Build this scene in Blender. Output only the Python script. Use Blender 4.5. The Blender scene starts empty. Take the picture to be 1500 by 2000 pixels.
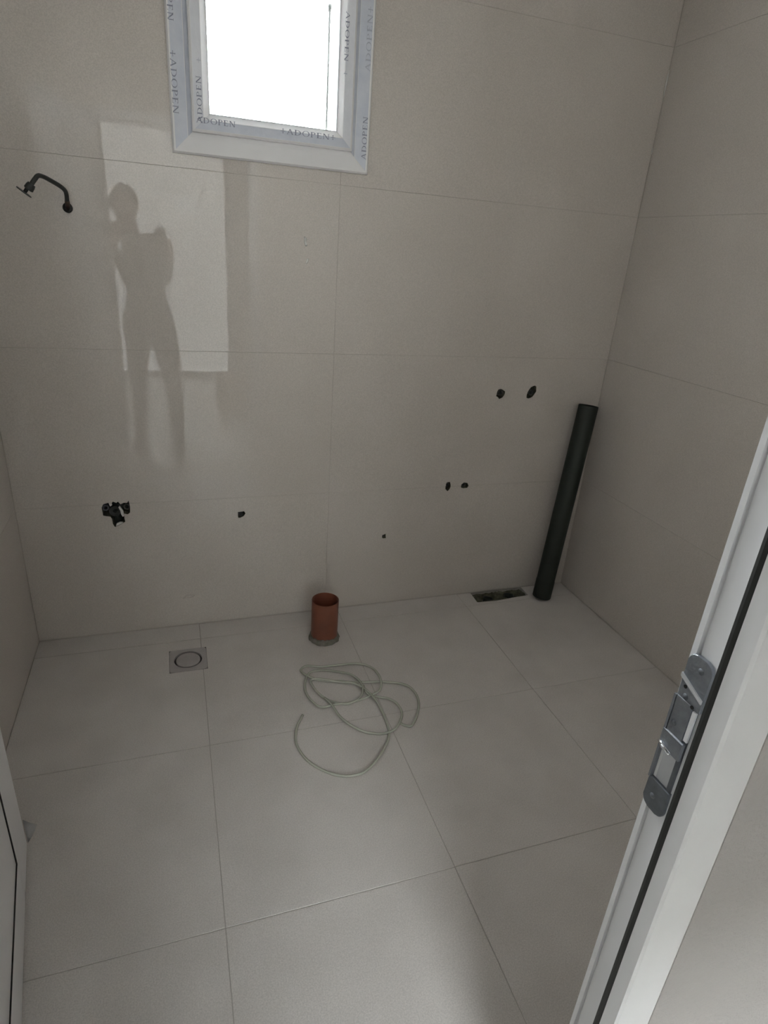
import bpy, bmesh, math, random
from mathutils import Vector, Matrix
from mathutils.bvhtree import BVHTree

random.seed(7)
scene = bpy.context.scene
COL = scene.collection

# ------------------------------------------------------------------ camera
FPX = 1190.0
YAW, PITCH, ROLL = math.radians(19.848), math.radians(-23.256), math.radians(4.397)
CAM = Vector((0, 0, 1.51))
FWD = Vector((math.sin(YAW) * math.cos(PITCH), math.cos(YAW) * math.cos(PITCH), math.sin(PITCH)))
_r0 = Vector((math.cos(YAW), -math.sin(YAW), 0))
_u0 = _r0.cross(FWD)
RGT = math.cos(ROLL) * _r0 + math.sin(ROLL) * _u0
UPV = -math.sin(ROLL) * _r0 + math.cos(ROLL) * _u0
cd = bpy.data.cameras.new('camera')
cd.sensor_fit = 'HORIZONTAL'
cd.sensor_width = 36.0
cd.lens = 36.0 * FPX / 1500.0
cd.clip_start = 0.01
cd.clip_end = 200
cam = bpy.data.objects.new('camera', cd)
COL.objects.link(cam)
cam.matrix_world = Matrix(((RGT.x, UPV.x, -FWD.x, CAM.x), (RGT.y, UPV.y, -FWD.y, CAM.y),
                           (RGT.z, UPV.z, -FWD.z, CAM.z), (0, 0, 0, 1)))
scene.camera = cam

# ------------------------------------------------------------------ sky and exposure
SKY = 62.0
world = bpy.data.worlds.new('overcast_sky')
scene.world = world
world.use_nodes = True
bg = world.node_tree.nodes['Background']
bg.inputs['Color'].default_value = (0.95, 0.975, 1.0, 1)
bg.inputs['Strength'].default_value = SKY
scene.view_settings.view_transform = 'Standard'
scene.view_settings.look = 'None'
scene.view_settings.gamma = 1.0
scene.view_settings.use_curve_mapping = False
scene.view_settings.exposure = 0.95


def portal(name, loc, rot, sx, sy):
    """tells the renderer where the sky enters; gives off no light of its own"""
    l = bpy.data.lights.new(name, 'AREA')
    l.shape = 'RECTANGLE'
    l.size, l.size_y = sx, sy
    l.cycles.is_portal = True
    o = bpy.data.objects.new(name, l)
    COL.objects.link(o)
    o.location = loc
    o.rotation_euler = rot


# ------------------------------------------------------------------ dimensions (metres)
YB = 2.29            # tiled face of the back wall
XL, XR = -0.570, 1.822
YF = 0.42            # bathroom face of the door wall
YH = 0.3215          # hall face of the door wall
ZC = 2.75
DX0, DX1, DZ = -0.389, 0.545, 2.104      # hole in the door wall
WX0, WX1, WZ0, WZ1 = 0.037, 0.668, 1.740, 2.560   # outer edge of the window frame
HX0, HX1, HY0 = -1.55, 2.15, -2.90      # hall
BX0, BX1, BZ = -0.575, 0.66, 2.50        # balcony door

portal('window_daylight', (0.353, YB + 0.19, 2.15), (math.radians(-90), 0, 0), 0.5, 0.72)
portal('balcony_daylight', ((BX0 + BX1) / 2, HY0 - 0.11, BZ / 2), (math.radians(90), 0, 0), BX1 - BX0, BZ)


# ------------------------------------------------------------------ materials
def new_mat(name):
    m = bpy.data.materials.new(name)
    m.use_nodes = True
    return m, m.node_tree, m.node_tree.nodes['Principled BSDF']


def mat(name, col, rough=0.5, metal=0.0, col2=None, scale=6.0, detail=4.0, bump=0.0, bscale=80.0, ior=1.5, fine=0.0):
    m, nt, b = new_mat(name)
    b.inputs['Base Color'].default_value = (*col, 1)
    b.inputs['Roughness'].default_value = rough
    b.inputs['Metallic'].default_value = metal
    b.inputs['IOR'].default_value = ior
    geo = None
    if col2 or bump or fine:
        geo = nt.nodes.new('ShaderNodeNewGeometry')
    if col2:
        n = nt.nodes.new('ShaderNodeTexNoise')
        n.inputs['Scale'].default_value = scale
        n.inputs['Detail'].default_value = detail
        nt.links.new(geo.outputs['Position'], n.inputs['Vector'])
        r = nt.nodes.new('ShaderNodeMapRange')
        r.inputs['From Min'].default_value = 0.3
        r.inputs['From Max'].default_value = 0.7
        nt.links.new(n.outputs['Fac'], r.inputs['Value'])
        mx = nt.nodes.new('ShaderNodeMix')
        mx.data_type = 'RGBA'
        mx.inputs['A'].default_value = (*col, 1)
        mx.inputs['B'].default_value = (*col2, 1)
        nt.links.new(r.outputs['Result'], mx.inputs['Factor'])
        out = mx.outputs['Result']
        if fine:
            n2 = nt.nodes.new('ShaderNodeTexNoise')
            n2.inputs['Scale'].default_value = 330.0
            n2.inputs['Detail'].default_value = 2.0
            nt.links.new(geo.outputs['Position'], n2.inputs['Vector'])
            r2 = nt.nodes.new('ShaderNodeMapRange')
            r2.inputs['From Min'].default_value = 0.3
            r2.inputs['From Max'].default_value = 0.7
            r2.inputs['To Min'].default_value = 1.0 - fine
            r2.inputs['To Max'].default_value = 1.0 + fine
            nt.links.new(n2.outputs['Fac'], r2.inputs['Value'])
            mm = nt.nodes.new('ShaderNodeVectorMath')
            mm.operation = 'SCALE'
            nt.links.new(out, mm.inputs[0])
            nt.links.new(r2.outputs['Result'], mm.inputs['Scale'])
            out = mm.outputs['Vector']
        nt.links.new(out, b.inputs['Base Color'])
    if bump:
        n = nt.nodes.new('ShaderNodeTexNoise')
        n.inputs['Scale'].default_value = bscale
        n.inputs['Detail'].default_value = 3.0
        nt.links.new(geo.outputs['Position'], n.inputs['Vector'])
        bp = nt.nodes.new('ShaderNodeBump')
        bp.inputs['Strength'].default_value = bump
        bp.inputs['Distance'].default_value = 0.01
        nt.links.new(n.outputs['Fac'], bp.inputs['Height'])
        nt.links.new(bp.outputs['Normal'], b.inputs['Normal'])
    return m


def glass_mat(name):
    m, nt, b = new_mat(name)
    nt.nodes.remove(b)
    t = nt.nodes.new('ShaderNodeBsdfTransparent')
    t.inputs['Color'].default_value = (0.93, 0.95, 0.95, 1)
    g = nt.nodes.new('ShaderNodeBsdfGlossy')
    g.inputs['Roughness'].default_value = 0.0
    f = nt.nodes.new('ShaderNodeFresnel')
    f.inputs['IOR'].default_value = 1.45
    mx = nt.nodes.new('ShaderNodeMixShader')
    nt.links.new(f.outputs[0], mx.inputs[0])
    nt.links.new(t.outputs[0], mx.inputs[1])
    nt.links.new(g.outputs[0], mx.inputs[2])
    nt.links.new(mx.outputs[0], nt.nodes['Material Output'].inputs['Surface'])
    return m


M = {}
M['wall_tile'] = mat('polished_beige_tile', (0.625, 0.580, 0.535), 0.025, 0, (0.585, 0.540, 0.493), 3.0, 5.0, ior=1.45, fine=0.10)
M['floor_tile'] = mat('matt_beige_tile', (0.65, 0.612, 0.582), 0.42, 0, (0.575, 0.540, 0.510), 5.0, 6.0, fine=0.12)
M['hall_tile'] = mat('pale_hall_tile', (0.74, 0.71, 0.66), 0.12, 0, (0.70, 0.67, 0.62), 4.0)
M['grout'] = mat('grey_grout', (0.46, 0.43, 0.395), 0.9, 0, (0.38, 0.355, 0.32), 30.0)
M['wall_grout'] = mat('beige_wall_grout', (0.52, 0.48, 0.435), 0.8, 0, (0.47, 0.435, 0.39), 30.0)
M['facade'] = mat('grey_added_facade', (0.076, 0.073, 0.069), 0.9, 0, (0.069, 0.066, 0.063), 1.5)
M['mortar'] = mat('rough_mortar', (0.25, 0.235, 0.205), 0.95, 0, (0.15, 0.145, 0.11), 40.0, 6, 0.9, 120)
M['mortar_shade'] = mat('dark_mortar_and_cavity_shade', (0.15, 0.145, 0.095), 0.9, 0, (0.05, 0.053, 0.034), 45.0, 6, 0.9, 130)  # greenish mortar of the floor cut-out; also colours shade into the wall cavities
M['paint'] = mat('white_wall_paint', (0.74, 0.72, 0.69), 0.8, 0, (0.70, 0.68, 0.65), 5.0, 4, 0.08, 220)
M['plaster'] = mat('beige_plaster', (0.50, 0.472, 0.452), 0.85, 0, (0.455, 0.428, 0.41), 4.0, 5, 0.25, 160)
M['ceiling'] = mat('ceiling_paint', (0.72, 0.71, 0.69), 0.9, 0, (0.69, 0.68, 0.66), 4.0)
M['pvc'] = mat('white_pvc', (0.86, 0.855, 0.86), 0.32, 0, (0.83, 0.825, 0.83), 12.0)
M['pvc_grey'] = mat('pvc_light_grey', (0.62, 0.625, 0.635), 0.4, 0, (0.585, 0.59, 0.60), 12.0)
M['film'] = mat('bluish_protective_film', (0.60, 0.635, 0.72), 0.35, 0, (0.69, 0.715, 0.78), 22.0, 3, 0.1, 60)
M['film_pale'] = mat('pale_protective_film', (0.79, 0.80, 0.84), 0.35, 0, (0.73, 0.75, 0.80), 22.0, 3, 0.1, 60)
M['film_dark'] = mat('film_printed_band', (0.47, 0.50, 0.58), 0.4, 0, (0.55, 0.575, 0.64), 30.0)
M['ink'] = mat('blue_grey_ink', (0.23, 0.25, 0.33), 0.5, 0, (0.33, 0.35, 0.43), 90.0)
M['gasket'] = mat('black_rubber_gasket', (0.008, 0.008, 0.007), 0.55, 0, (0.012, 0.012, 0.01), 60.0)
M['glass'] = glass_mat('clear_window_glass')
M['zinc'] = mat('zinc_plated_steel', (0.36, 0.38, 0.41), 0.38, 0.85, (0.27, 0.29, 0.32), 60.0, 4, 0.15, 200)
M['zinc_dark'] = mat('dull_zinc', (0.20, 0.215, 0.235), 0.5, 0.7, (0.14, 0.15, 0.165), 70.0)
M['dark_metal'] = mat('dark_bronze_metal', (0.055, 0.058, 0.056), 0.42, 0.5, (0.03, 0.032, 0.03), 50.0)
M['brown_metal'] = mat('brown_oxidised_metal', (0.13, 0.085, 0.06), 0.5, 0.4, (0.06, 0.045, 0.035), 70.0)
M['green_pipe'] = mat('dark_green_plastic', (0.010, 0.015, 0.011), 0.6, 0, (0.015, 0.021, 0.016), 9.0)
M['red_pipe'] = mat('brown_red_pvc', (0.205, 0.066, 0.036), 0.45, 0, (0.155, 0.052, 0.03), 14.0, 5)
M['red_inside'] = mat('brown_red_pvc_inner', (0.13, 0.05, 0.03), 0.6, 0, (0.10, 0.04, 0.025), 14.0, 5)
M['hose'] = mat('greenish_clear_hose', (0.42, 0.43, 0.36), 0.25, 0, (0.47, 0.475, 0.40), 18.0)
M['drain'] = mat('grey_drain_plastic', (0.45, 0.42, 0.41), 0.45, 0, (0.40, 0.372, 0.365), 30.0)
M['drain_dark'] = mat('dark_drain_groove', (0.07, 0.065, 0.063), 0.6, 0, (0.05, 0.047, 0.046), 30.0)
M['putty'] = mat('white_tile_adhesive', (0.80, 0.79, 0.76), 0.8, 0, (0.72, 0.71, 0.68), 60.0, 4, 0.4, 200)
M['plug'] = mat('black_green_plastic', (0.016, 0.02, 0.017), 0.45, 0, (0.03, 0.035, 0.03), 60.0)
M['brass'] = mat('dull_chromed_brass', (0.13, 0.13, 0.12), 0.45, 0.6, (0.05, 0.05, 0.045), 120.0)
M['jacket'] = mat('dark_grey_jacket_cloth', (0.030, 0.030, 0.033), 0.9, 0, (0.022, 0.022, 0.025), 40.0, 4, 0.2, 300)
M['trousers'] = mat('dark_trouser_cloth', (0.025, 0.026, 0.032), 0.9, 0, (0.018, 0.019, 0.024), 40.0, 4, 0.2, 300)
M['skin'] = mat('skin', (0.36, 0.21, 0.15), 0.55, 0, (0.32, 0.18, 0.13), 30.0)
M['hair'] = mat('dark_hair', (0.018, 0.014, 0.011), 0.6, 0, (0.03, 0.024, 0.019), 120.0, 4, 0.5, 260)
M['shoe'] = mat('black_shoe_leather', (0.02, 0.018, 0.017), 0.45, 0, (0.03, 0.027, 0.025), 40.0)
M['eye'] = mat('eye_dark', (0.03, 0.02, 0.015), 0.2, 0, (0.05, 0.035, 0.025), 60.0)
M['lip'] = mat('lip', (0.30, 0.13, 0.11), 0.5, 0, (0.27, 0.12, 0.10), 60.0)
M['phone'] = mat('black_phone', (0.015, 0.015, 0.017), 0.25, 0, (0.02, 0.02, 0.022), 30.0)
M['card'] = mat('brown_cardboard', (0.42, 0.27, 0.155), 0.85, 0, (0.37, 0.235, 0.13), 12.0)
M['tape'] = mat('pale_packing_tape', (0.55, 0.42, 0.28), 0.3, 0, (0.52, 0.40, 0.26), 12.0)
M['ground'] = mat('grey_asphalt_ground', (0.16, 0.16, 0.155), 0.9, 0, (0.13, 0.13, 0.127), 0.3)


# ------------------------------------------------------------------ mesh helpers
def link(name, me, m=None, parent=None):
    o = bpy.data.objects.new(name, me)
    COL.objects.link(o)
    if m is not None:
        me.materials.clear()
        me.materials.append(M[m] if isinstance(m, str) else m)
    if parent is not None:
        o.parent = parent
        if parent.type == 'EMPTY':
            o.matrix_parent_inverse = Matrix.Translation(-parent.location)
    return o


def obj(name, bm, m, parent=None, smooth=False, bevel=0.0):
    if bevel:
        bmesh.ops.bevel(bm, geom=list(bm.edges), offset=bevel, segments=1, affect='EDGES', clamp_overlap=True)
    bmesh.ops.recalc_face_normals(bm, faces=bm.faces)
    me = bpy.data.meshes.new(name)
    bm.to_mesh(me)
    bm.free()
    if smooth:
        for p in me.polygons:
            p.use_smooth = True
        if smooth == 'auto':
            me.set_sharp_from_angle(angle=math.radians(35))
    return link(name, me, m, parent)


def tag(o, label=None, cat=None, group=None, kind=None):
    if label:
        o['label'] = label
    if cat:
        o['category'] = cat
    if group:
        o['group'] = group
    if kind:
        o['kind'] = kind
    return o


def empty(name, loc):
    o = bpy.data.objects.new(name, None)
    COL.objects.link(o)
    o.location = loc
    o.empty_display_size = 0.1
    return o


def box(bm, x0, x1, y0, y1, z0, z1):
    v = [bm.verts.new(c) for c in ((x0, y0, z0), (x1, y0, z0), (x1, y1, z0), (x0, y1, z0),
                                   (x0, y0, z1), (x1, y0, z1), (x1, y1, z1), (x0, y1, z1))]
    for f in ((0, 3, 2, 1), (4, 5, 6, 7), (0, 1, 5, 4), (1, 2, 6, 5), (2, 3, 7, 6), (3, 0, 4, 7)):
        bm.faces.new([v[i] for i in f])
    return v


def bx(name, x0, x1, y0, y1, z0, z1, m, parent=None, bevel=0.0):
    bm = bmesh.new()
    box(bm, x0, x1, y0, y1, z0, z1)
    return obj(name, bm, m, parent, bevel=bevel)


def frames(pts):
    """parallel-transport frames along a polyline"""
    pts = [Vector(p) for p in pts]
    T = []
    for i in range(len(pts)):
        a = pts[max(i - 1, 0)]
        b = pts[min(i + 1, len(pts) - 1)]
        T.append((b - a).normalized())
    n = T[0].orthogonal().normalized()
    out = []
    for i, t in enumerate(T):
        n = (n - t * n.dot(t)).normalized()
        out.append((pts[i], n, t.cross(n)))
    return out


def tube(bm, pts, rad, seg=12, caps=True):
    fr = frames(pts)
    rad = rad if isinstance(rad, (list, tuple)) else [rad] * len(fr)
    rings = []
    for (p, n, b), r in zip(fr, rad):
        rings.append([bm.verts.new(p + (n * math.cos(2 * math.pi * k / seg) + b * math.sin(2 * math.pi * k / seg)) * r)
                      for k in range(seg)])
    for a, c in zip(rings, rings[1:]):
        for k in range(seg):
            bm.faces.new((a[k], a[(k + 1) % seg], c[(k + 1) % seg], c[k]))
    if caps:
        bm.faces.new(rings[0][::-1])
        bm.faces.new(rings[-1])
    return rings


def lathe(bm, prof, origin, axis=Vector((0, 0, 1)), seg=32, closed=False):
    """prof: list of (radius, distance along axis)"""
    axis = Vector(axis).normalized()
    n = axis.orthogonal().normalized()
    b = axis.cross(n)
    origin = Vector(origin)
    rings = []
    for r, h in prof:
        rings.append([bm.verts.new(origin + axis * h + (n * math.cos(2 * math.pi * k / seg) + b * math.sin(2 * math.pi * k / seg)) * max(r, 1e-5))
                      for k in range(seg)])
    prs = list(zip(rings, rings[1:]))
    if closed:
        prs.append((rings[-1], rings[0]))
    for a, c in prs:
        for k in range(seg):
            bm.faces.new((a[k], a[(k + 1) % seg], c[(k + 1) % seg], c[k]))
    return rings


def prism(bm, poly, y0, y1):
    """polygon in x,z extruded along y"""
    a = [bm.verts.new((x, y0, z)) for x, z in poly]
    c = [bm.verts.new((x, y1, z)) for x, z in poly]
    bm.faces.new(a)
    bm.faces.new(c[::-1])
    n = len(poly)
    for i in range(n):
        bm.faces.new((a[i], c[i], c[(i + 1) % n], a[(i + 1) % n]))


def spline(pts, n=8):
    pts = [Vector(p) for p in pts]
    out = []
    for i in range(len(pts) - 1):
        p0 = pts[max(i - 1, 0)]
        p1, p2 = pts[i], pts[i + 1]
        p3 = pts[min(i + 2, len(pts) - 1)]
        for k in range(n):
            t = k / n
            out.append(0.5 * ((2 * p1) + (p2 - p0) * t + (2 * p0 - 5 * p1 + 4 * p2 - p3) * t * t + (3 * p1 - p0 - 3 * p2 + p3) * t ** 3))
    out.append(pts[-1])
    return out


def cut(o, cutters):
    """subtract cutter objects from o for good"""
    for c in cutters:
        md = o.modifiers.new('cut', 'BOOLEAN')
        md.object = c
        md.operation = 'DIFFERENCE'
        md.solver = 'EXACT'
        md.material_mode = 'TRANSFER'
    dg = bpy.context.evaluated_depsgraph_get()
    me = bpy.data.meshes.new_from_object(o.evaluated_get(dg))
    o.modifiers.clear()
    o.data = me


def ray(px, py):
    return FWD + RGT * ((px - 750) / FPX) - UPV * ((py - 1000) / FPX)


def on_floor(px, py, z=0.0):
    d = ray(px, py)
    return CAM + d * ((z - CAM.z) / d.z)


def on_back(px, py, y=None):
    d = ray(px, py)
    return CAM + d * ((YB if y is None else y) / d.y)


# ------------------------------------------------------------------ setting: back wall, its openings
def blob(cx, cz, rx, rz, n=14, jag=0.18, rot=0.0, power=2.0):
    pts = []
    for k in range(n):
        a = 2 * math.pi * k / n
        c, s = math.cos(a), math.sin(a)
        q = (abs(c) ** power + abs(s) ** power) ** (-1 / power)
        f = q * (1 + random.uniform(-jag, jag))
        x, z = rx * f * c, rz * f * s
        pts.append((cx + x * math.cos(rot) - z * math.sin(rot), cz + x * math.sin(rot) + z * math.cos(rot)))
    return pts


T_POLY = [(-0.288, .556), (-0.281, .570), (-0.262, .574), (-0.258, .566), (-0.247, .578), (-0.236, .572), (-0.230, .577),
          (-0.222, .565), (-0.211, .571), (-0.199, .570), (-0.193, .579), (-0.190, .555), (-0.192, .530), (-0.200, .523),
          (-0.213, .527), (-0.214, .508), (-0.212, .493), (-0.224, .486), (-0.240, .478), (-0.250, .474), (-0.256, .488),
          (-0.257, .508), (-0.262, .518), (-0.274, .520), (-0.286, .524)]
SMALL = {   # name: polygon
    'b': [(.206, .505), (.231, .507), (.236, .497), (.229, .486), (.214, .479), (.207, .481)],
    'c': [(.827, .352), (.842, .357), (.845, .336), (.831, .335), (.826, .342)],
    'd': blob(1.118, .568, .0135, .023, 12, .14),
    'e': [(1.182, .573), (1.193, .583), (1.211, .580), (1.219, .566), (1.213, .556), (1.195, .555), (1.182, .559)],
    'f': blob(1.313, .981, .020, .021, 14, .12),
    'g': blob(1.462, .988, .019, .031, 14, .10, -0.55),
}


def cutter(poly, y0, y1):
    bm = bmesh.new()
    prism(bm, poly, y0, y1)
    bmesh.ops.recalc_face_normals(bm, faces=bm.faces)
    me = bpy.data.meshes.new('cutter')
    bm.to_mesh(me)
    bm.free()
    return link('cutter', me, 'mortar_shade')  # cut faces coloured dark, to put the shade into the cavities


cut_window = cutter([(WX0 + .03, WZ0 + .03), (WX1 - .03, WZ0 + .03), (WX1 - .03, WZ1 - .03), (WX0 + .03, WZ1 - .03)], YB - .1, YB + .4)
cut_T = cutter(T_POLY, YB - .05, YB + .085)
cut_small = {k: cutter(p, YB - .05, YB + .06) for k, p in SMALL.items()}
cut_nick = cutter([(.572, .002), (.582, .002), (.581, .014), (.577, .024), (.574, .012)], YB - .05, YB + .03)
cutters = [cut_window, cut_T, cut_nick, *cut_small.values()]

wall_back = bx('wall_back', XL - .2, XR + .2, YB + .0012, YB + .20, -.15, ZC + .2, 'wall_grout')
cut(wall_back, cutters)
tag(wall_back, 'back wall of polished beige tiles around the small window', 'wall', kind='structure')

TG = 0.0004   # half a joint


def in_rect(c, x0, x1, z0, z1):
    vs = [c.matrix_world @ v.co for v in c.data.vertices]
    return not (max(v.x for v in vs) < x0 or min(v.x for v in vs) > x1 or max(v.z for v in vs) < z0 or min(v.z for v in vs) > z1)


def tile_box(name, size, centre, m, parent, tilt=0.0, axis='Y', bev=0.0007, cache={}):
    key = tuple(round(s, 4) for s in size) + (m,)
    if key not in cache:
        bm = bmesh.new()
        box(bm, -size[0] / 2, size[0] / 2, -size[1] / 2, size[1] / 2, -size[2] / 2, size[2] / 2)
        bmesh.ops.bevel(bm, geom=list(bm.edges), offset=bev, segments=1, affect='EDGES')
        me = bpy.data.meshes.new(name)
        bm.to_mesh(me)
        bm.free()
        me.materials.append(M[m])
        cache[key] = me
    o = bpy.data.objects.new(name, cache[key])
    COL.objects.link(o)
    o.parent = parent
    o.location = centre
    if tilt:
        a, b = random.uniform(-tilt, tilt), random.uniform(-tilt, tilt)
        o.rotation_euler = {'Y': (a, 0, b), 'X': (0, a, b), 'Z': (a, b, 0)}[axis]
    return o


XJ = [XL, 0.577, XR]                                    # upright joints of the back wall
ZJ = [0.004, 0.567, 1.134, 1.701, 2.268, ZC]            # level joints
TILT = math.radians(0.06)
for i in range(2):
    for j in range(5):
        x0, x1, z0, z1 = XJ[i] + TG, XJ[i + 1] - TG, ZJ[j] + TG, ZJ[j + 1] - TG
        t = tile_box('tile', (x1 - x0, .010, z1 - z0), ((x0 + x1) / 2, YB + .005, (z0 + z1) / 2), 'wall_tile', wall_back, TILT)
        hit = [c for c in cutters if in_rect(c, x0, x1, z0, z1)]
        if hit:
            bpy.context.view_layer.update()
            cut(t, hit)
for c in cutters:
    me = c.data
    bpy.data.objects.remove(c)
    bpy.data.meshes.remove(me)

# side walls
wall_left = bx('wall_left', XL - .2, XL - .0012, YH, YB + .01, -.15, ZC + .2, 'wall_grout')
tag(wall_left, 'beige tiled wall running behind the open white door', 'wall', kind='structure')
wall_right = bx('wall_right', XR + .0012, XR + .2, YH, YB + .01, -.15, ZC + .2, 'wall_grout')
tag(wall_right, 'beige tiled wall beside the leaning green pipe', 'wall', kind='structure')
YJ = [YF, YB - 1.19, YB - .001]
for par, xc in ((wall_left, XL - .005), (wall_right, XR + .005)):
    for i in range(2):
        for j in range(5):
            y0, y1, z0, z1 = YJ[i] + TG, YJ[i + 1] - TG, ZJ[j] + TG, ZJ[j + 1] - TG
            tile_box('tile', (.010, y1 - y0, z1 - z0), (xc, (y0 + y1) / 2, (z0 + z1) / 2), 'wall_tile', par, TILT * .5, 'X')

# door wall: three pieces round the doorway, tiled on the bathroom face
bm = bmesh.new()
box(bm, HX0 - .2, DX0, YH, YF - .010, -.15, ZC + .2)
box(bm, DX1, HX1 + .2, YH, YF - .010, -.15, ZC + .2)
box(bm, DX0, DX1, YH, YF - .010, DZ, ZC + .2)
wall_front = obj('wall_front', bm, 'plaster')
tag(wall_front, 'beige plastered wall with the doorway beside the strike plate', 'wall', kind='structure')
for j in range(5):
    z0, z1 = ZJ[j] + TG, ZJ[j + 1] - TG
    for x0, x1 in ((XL, DX0), (DX1, DX1 + .63), (DX1 + .63, XR)):
        if x1 - x0 > .05:
            tile_box('tile', (x1 - x0 - 2 * TG, .010, z1 - z0), ((x0 + x1) / 2, YF - .005, (z0 + z1) / 2), 'wall_tile', wall_front, TILT)
    lo = max(z0, DZ)
    if z1 > DZ + .02:
        tile_box('tile', (DX1 - DX0 - 2 * TG, .010, z1 - lo), ((DX0 + DX1) / 2, YF - .005, (lo + z1) / 2), 'wall_tile', wall_front, TILT)

# bathroom floor
floor = bx('floor', XL - .2, XR + .2, YH + .02, YB + .2, -.20, -.0014, 'grout')
tag(floor, 'matt beige tiled bathroom floor with thin grey joints', 'floor', kind='structure')
SLOT = [(1.306, 2.289), (1.302, 2.202), (1.40, 2.196), (1.49, 2.206), (1.585, 2.212), (1.588, 2.289)]
bm = bmesh.new()
a = [bm.verts.new((x, y, -.06)) for x, y in SLOT]
c = [bm.verts.new((x, y, .05)) for x, y in SLOT]
bm.faces.new(a)
bm.faces.new(c[::-1])
for i in range(len(SLOT)):
    bm.faces.new((a[i], c[i], c[(i + 1) % len(SLOT)], a[(i + 1) % len(SLOT)]))
bmesh.ops.recalc_face_normals(bm, faces=bm.faces)
me = bpy.data.meshes.new('cutter')
bm.to_mesh(me)
bm.free()
slot_cut = link('cutter', me)
dc = on_floor(367, 1290)
DRX, DRY = -0.018, 2.048
bm = bmesh.new()
box(bm, DRX - .070, DRX + .070, DRY - .070, DRY + .070, -.09, .05)
bmesh.ops.recalc_face_normals(bm, faces=bm.faces)
me = bpy.data.meshes.new('cutter')
bm.to_mesh(me)
bm.free()
drain_cut = link('cutter', me)
RPX, RPY = 0.527, 2.082
bm = bmesh.new()
rr = lathe(bm, [(.0605, -.09), (.0605, .05)], (RPX, RPY, 0), seg=32)
bm.faces.new(rr[0][::-1])
bm.faces.new(rr[1])
bmesh.ops.recalc_face_normals(bm, faces=bm.faces)
me = bpy.data.meshes.new('cutter')
bm.to_mesh(me)
bm.free()
pipe_cut = link('cutter', me)
fcut = [(slot_cut, 1.30, 1.59, 2.19, 2.29), (drain_cut, DRX - .07, DRX + .07, DRY - .07, DRY + .07),
        (pipe_cut, RPX - .06, RPX + .06, RPY - .06, RPY + .06)]
bpy.context.view_layer.update()
cut(floor, [slot_cut, drain_cut, pipe_cut])
FX = [XL, .034, .634, 1.234, XR]
FY = [YF, .98, 1.58, 2.18, YB]
for i in range(4):
    for j in range(4):
        x0, x1, y0, y1 = FX[i] + .0010, FX[i + 1] - .0010, FY[j] + .0010, FY[j + 1] - .0010
        t = tile_box('tile', (x1 - x0, y1 - y0, .010), ((x0 + x1) / 2, (y0 + y1) / 2, -.005 + random.uniform(-.0004, .0004)), 'floor_tile', floor, TILT * .4, 'Z')
        hit = [c for c, a0, a1, b0, b1 in fcut if not (a1 < x0 or a0 > x1 or b1 < y0 or b0 > y1)]
        if hit:
            bpy.context.view_layer.update()
            cut(t, hit)
for c in (slot_cut, drain_cut, pipe_cut):
    bpy.data.objects.remove(c)

ceiling = bx('ceiling', HX0 - .2, HX1 + .2, HY0 - .1, YB + .2, ZC, ZC + .15, 'ceiling')
tag(ceiling, 'plain white ceiling over the bathroom and hall', 'ceiling', kind='structure')

# ------------------------------------------------------------------ setting: hall behind the photographer
floor_hall = bx('floor_hall', HX0 - .2, HX1 + .2, HY0 - .1, YH + .02, -.20, -.0014, 'grout')
tag(floor_hall, 'pale tiled hall floor outside the bathroom doorway', 'floor', kind='structure')
nx = 6
for i in range(7):
    for j in range(6):
        x0, x1 = HX0 + i * .6, min(HX0 + i * .6 + .6, HX1)
        y1, y0 = YH - j * .6, max(YH - j * .6 - .6, HY0)
        if x1 - x0 > .03 and y1 - y0 > .03:
            tile_box('tile', (x1 - x0 - .003, y1 - y0 - .003, .010), ((x0 + x1) / 2, (y0 + y1) / 2, -.005), 'hall_tile', floor_hall)
tag(bx('wall_hall_left', HX0 - .15, HX0, HY0 - .1, YH, -.15, ZC, 'paint'), 'white hall wall on the door hinge side', 'wall', kind='structure')
tag(bx('wall_hall_right', HX1, HX1 + .15, HY0 - .1, YH, -.15, ZC, 'paint'), 'white hall wall on the strike plate side', 'wall', kind='structure')
bm = bmesh.new()
box(bm, HX0, BX0, HY0 - .1, HY0, -.15, ZC)
box(bm, BX1, HX1, HY0 - .1, HY0, -.15, ZC)
box(bm, BX0, BX1, HY0 - .1, HY0, BZ, ZC)
tag(obj('wall_hall_back', bm, 'paint'), 'white hall wall around the bright balcony door', 'wall', kind='structure')
tag(bx('ground', -40, 40, -60, 60, -3.3, -3.2, 'ground'), 'grey open ground far below the balcony door', 'ground', kind='structure')


fac = tag(bx('wall_added_opposite', -12, 12, HY0 - 6.3, HY0 - 6.0, -3.2, 5.4, 'facade'), 'added grey facade dimming the view through the balcony door', 'facade', kind='structure')  # added to hold back sky light beyond the balcony door

tag(bx('wall_added_upper', -12, 12, HY0 - .1, YB + .2, ZC + .21, 8.5, 'paint'), 'added block above the ceiling, shading the opposite facade', 'wall', kind='structure')  # added out of view so less sky reaches the opposite facade


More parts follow.
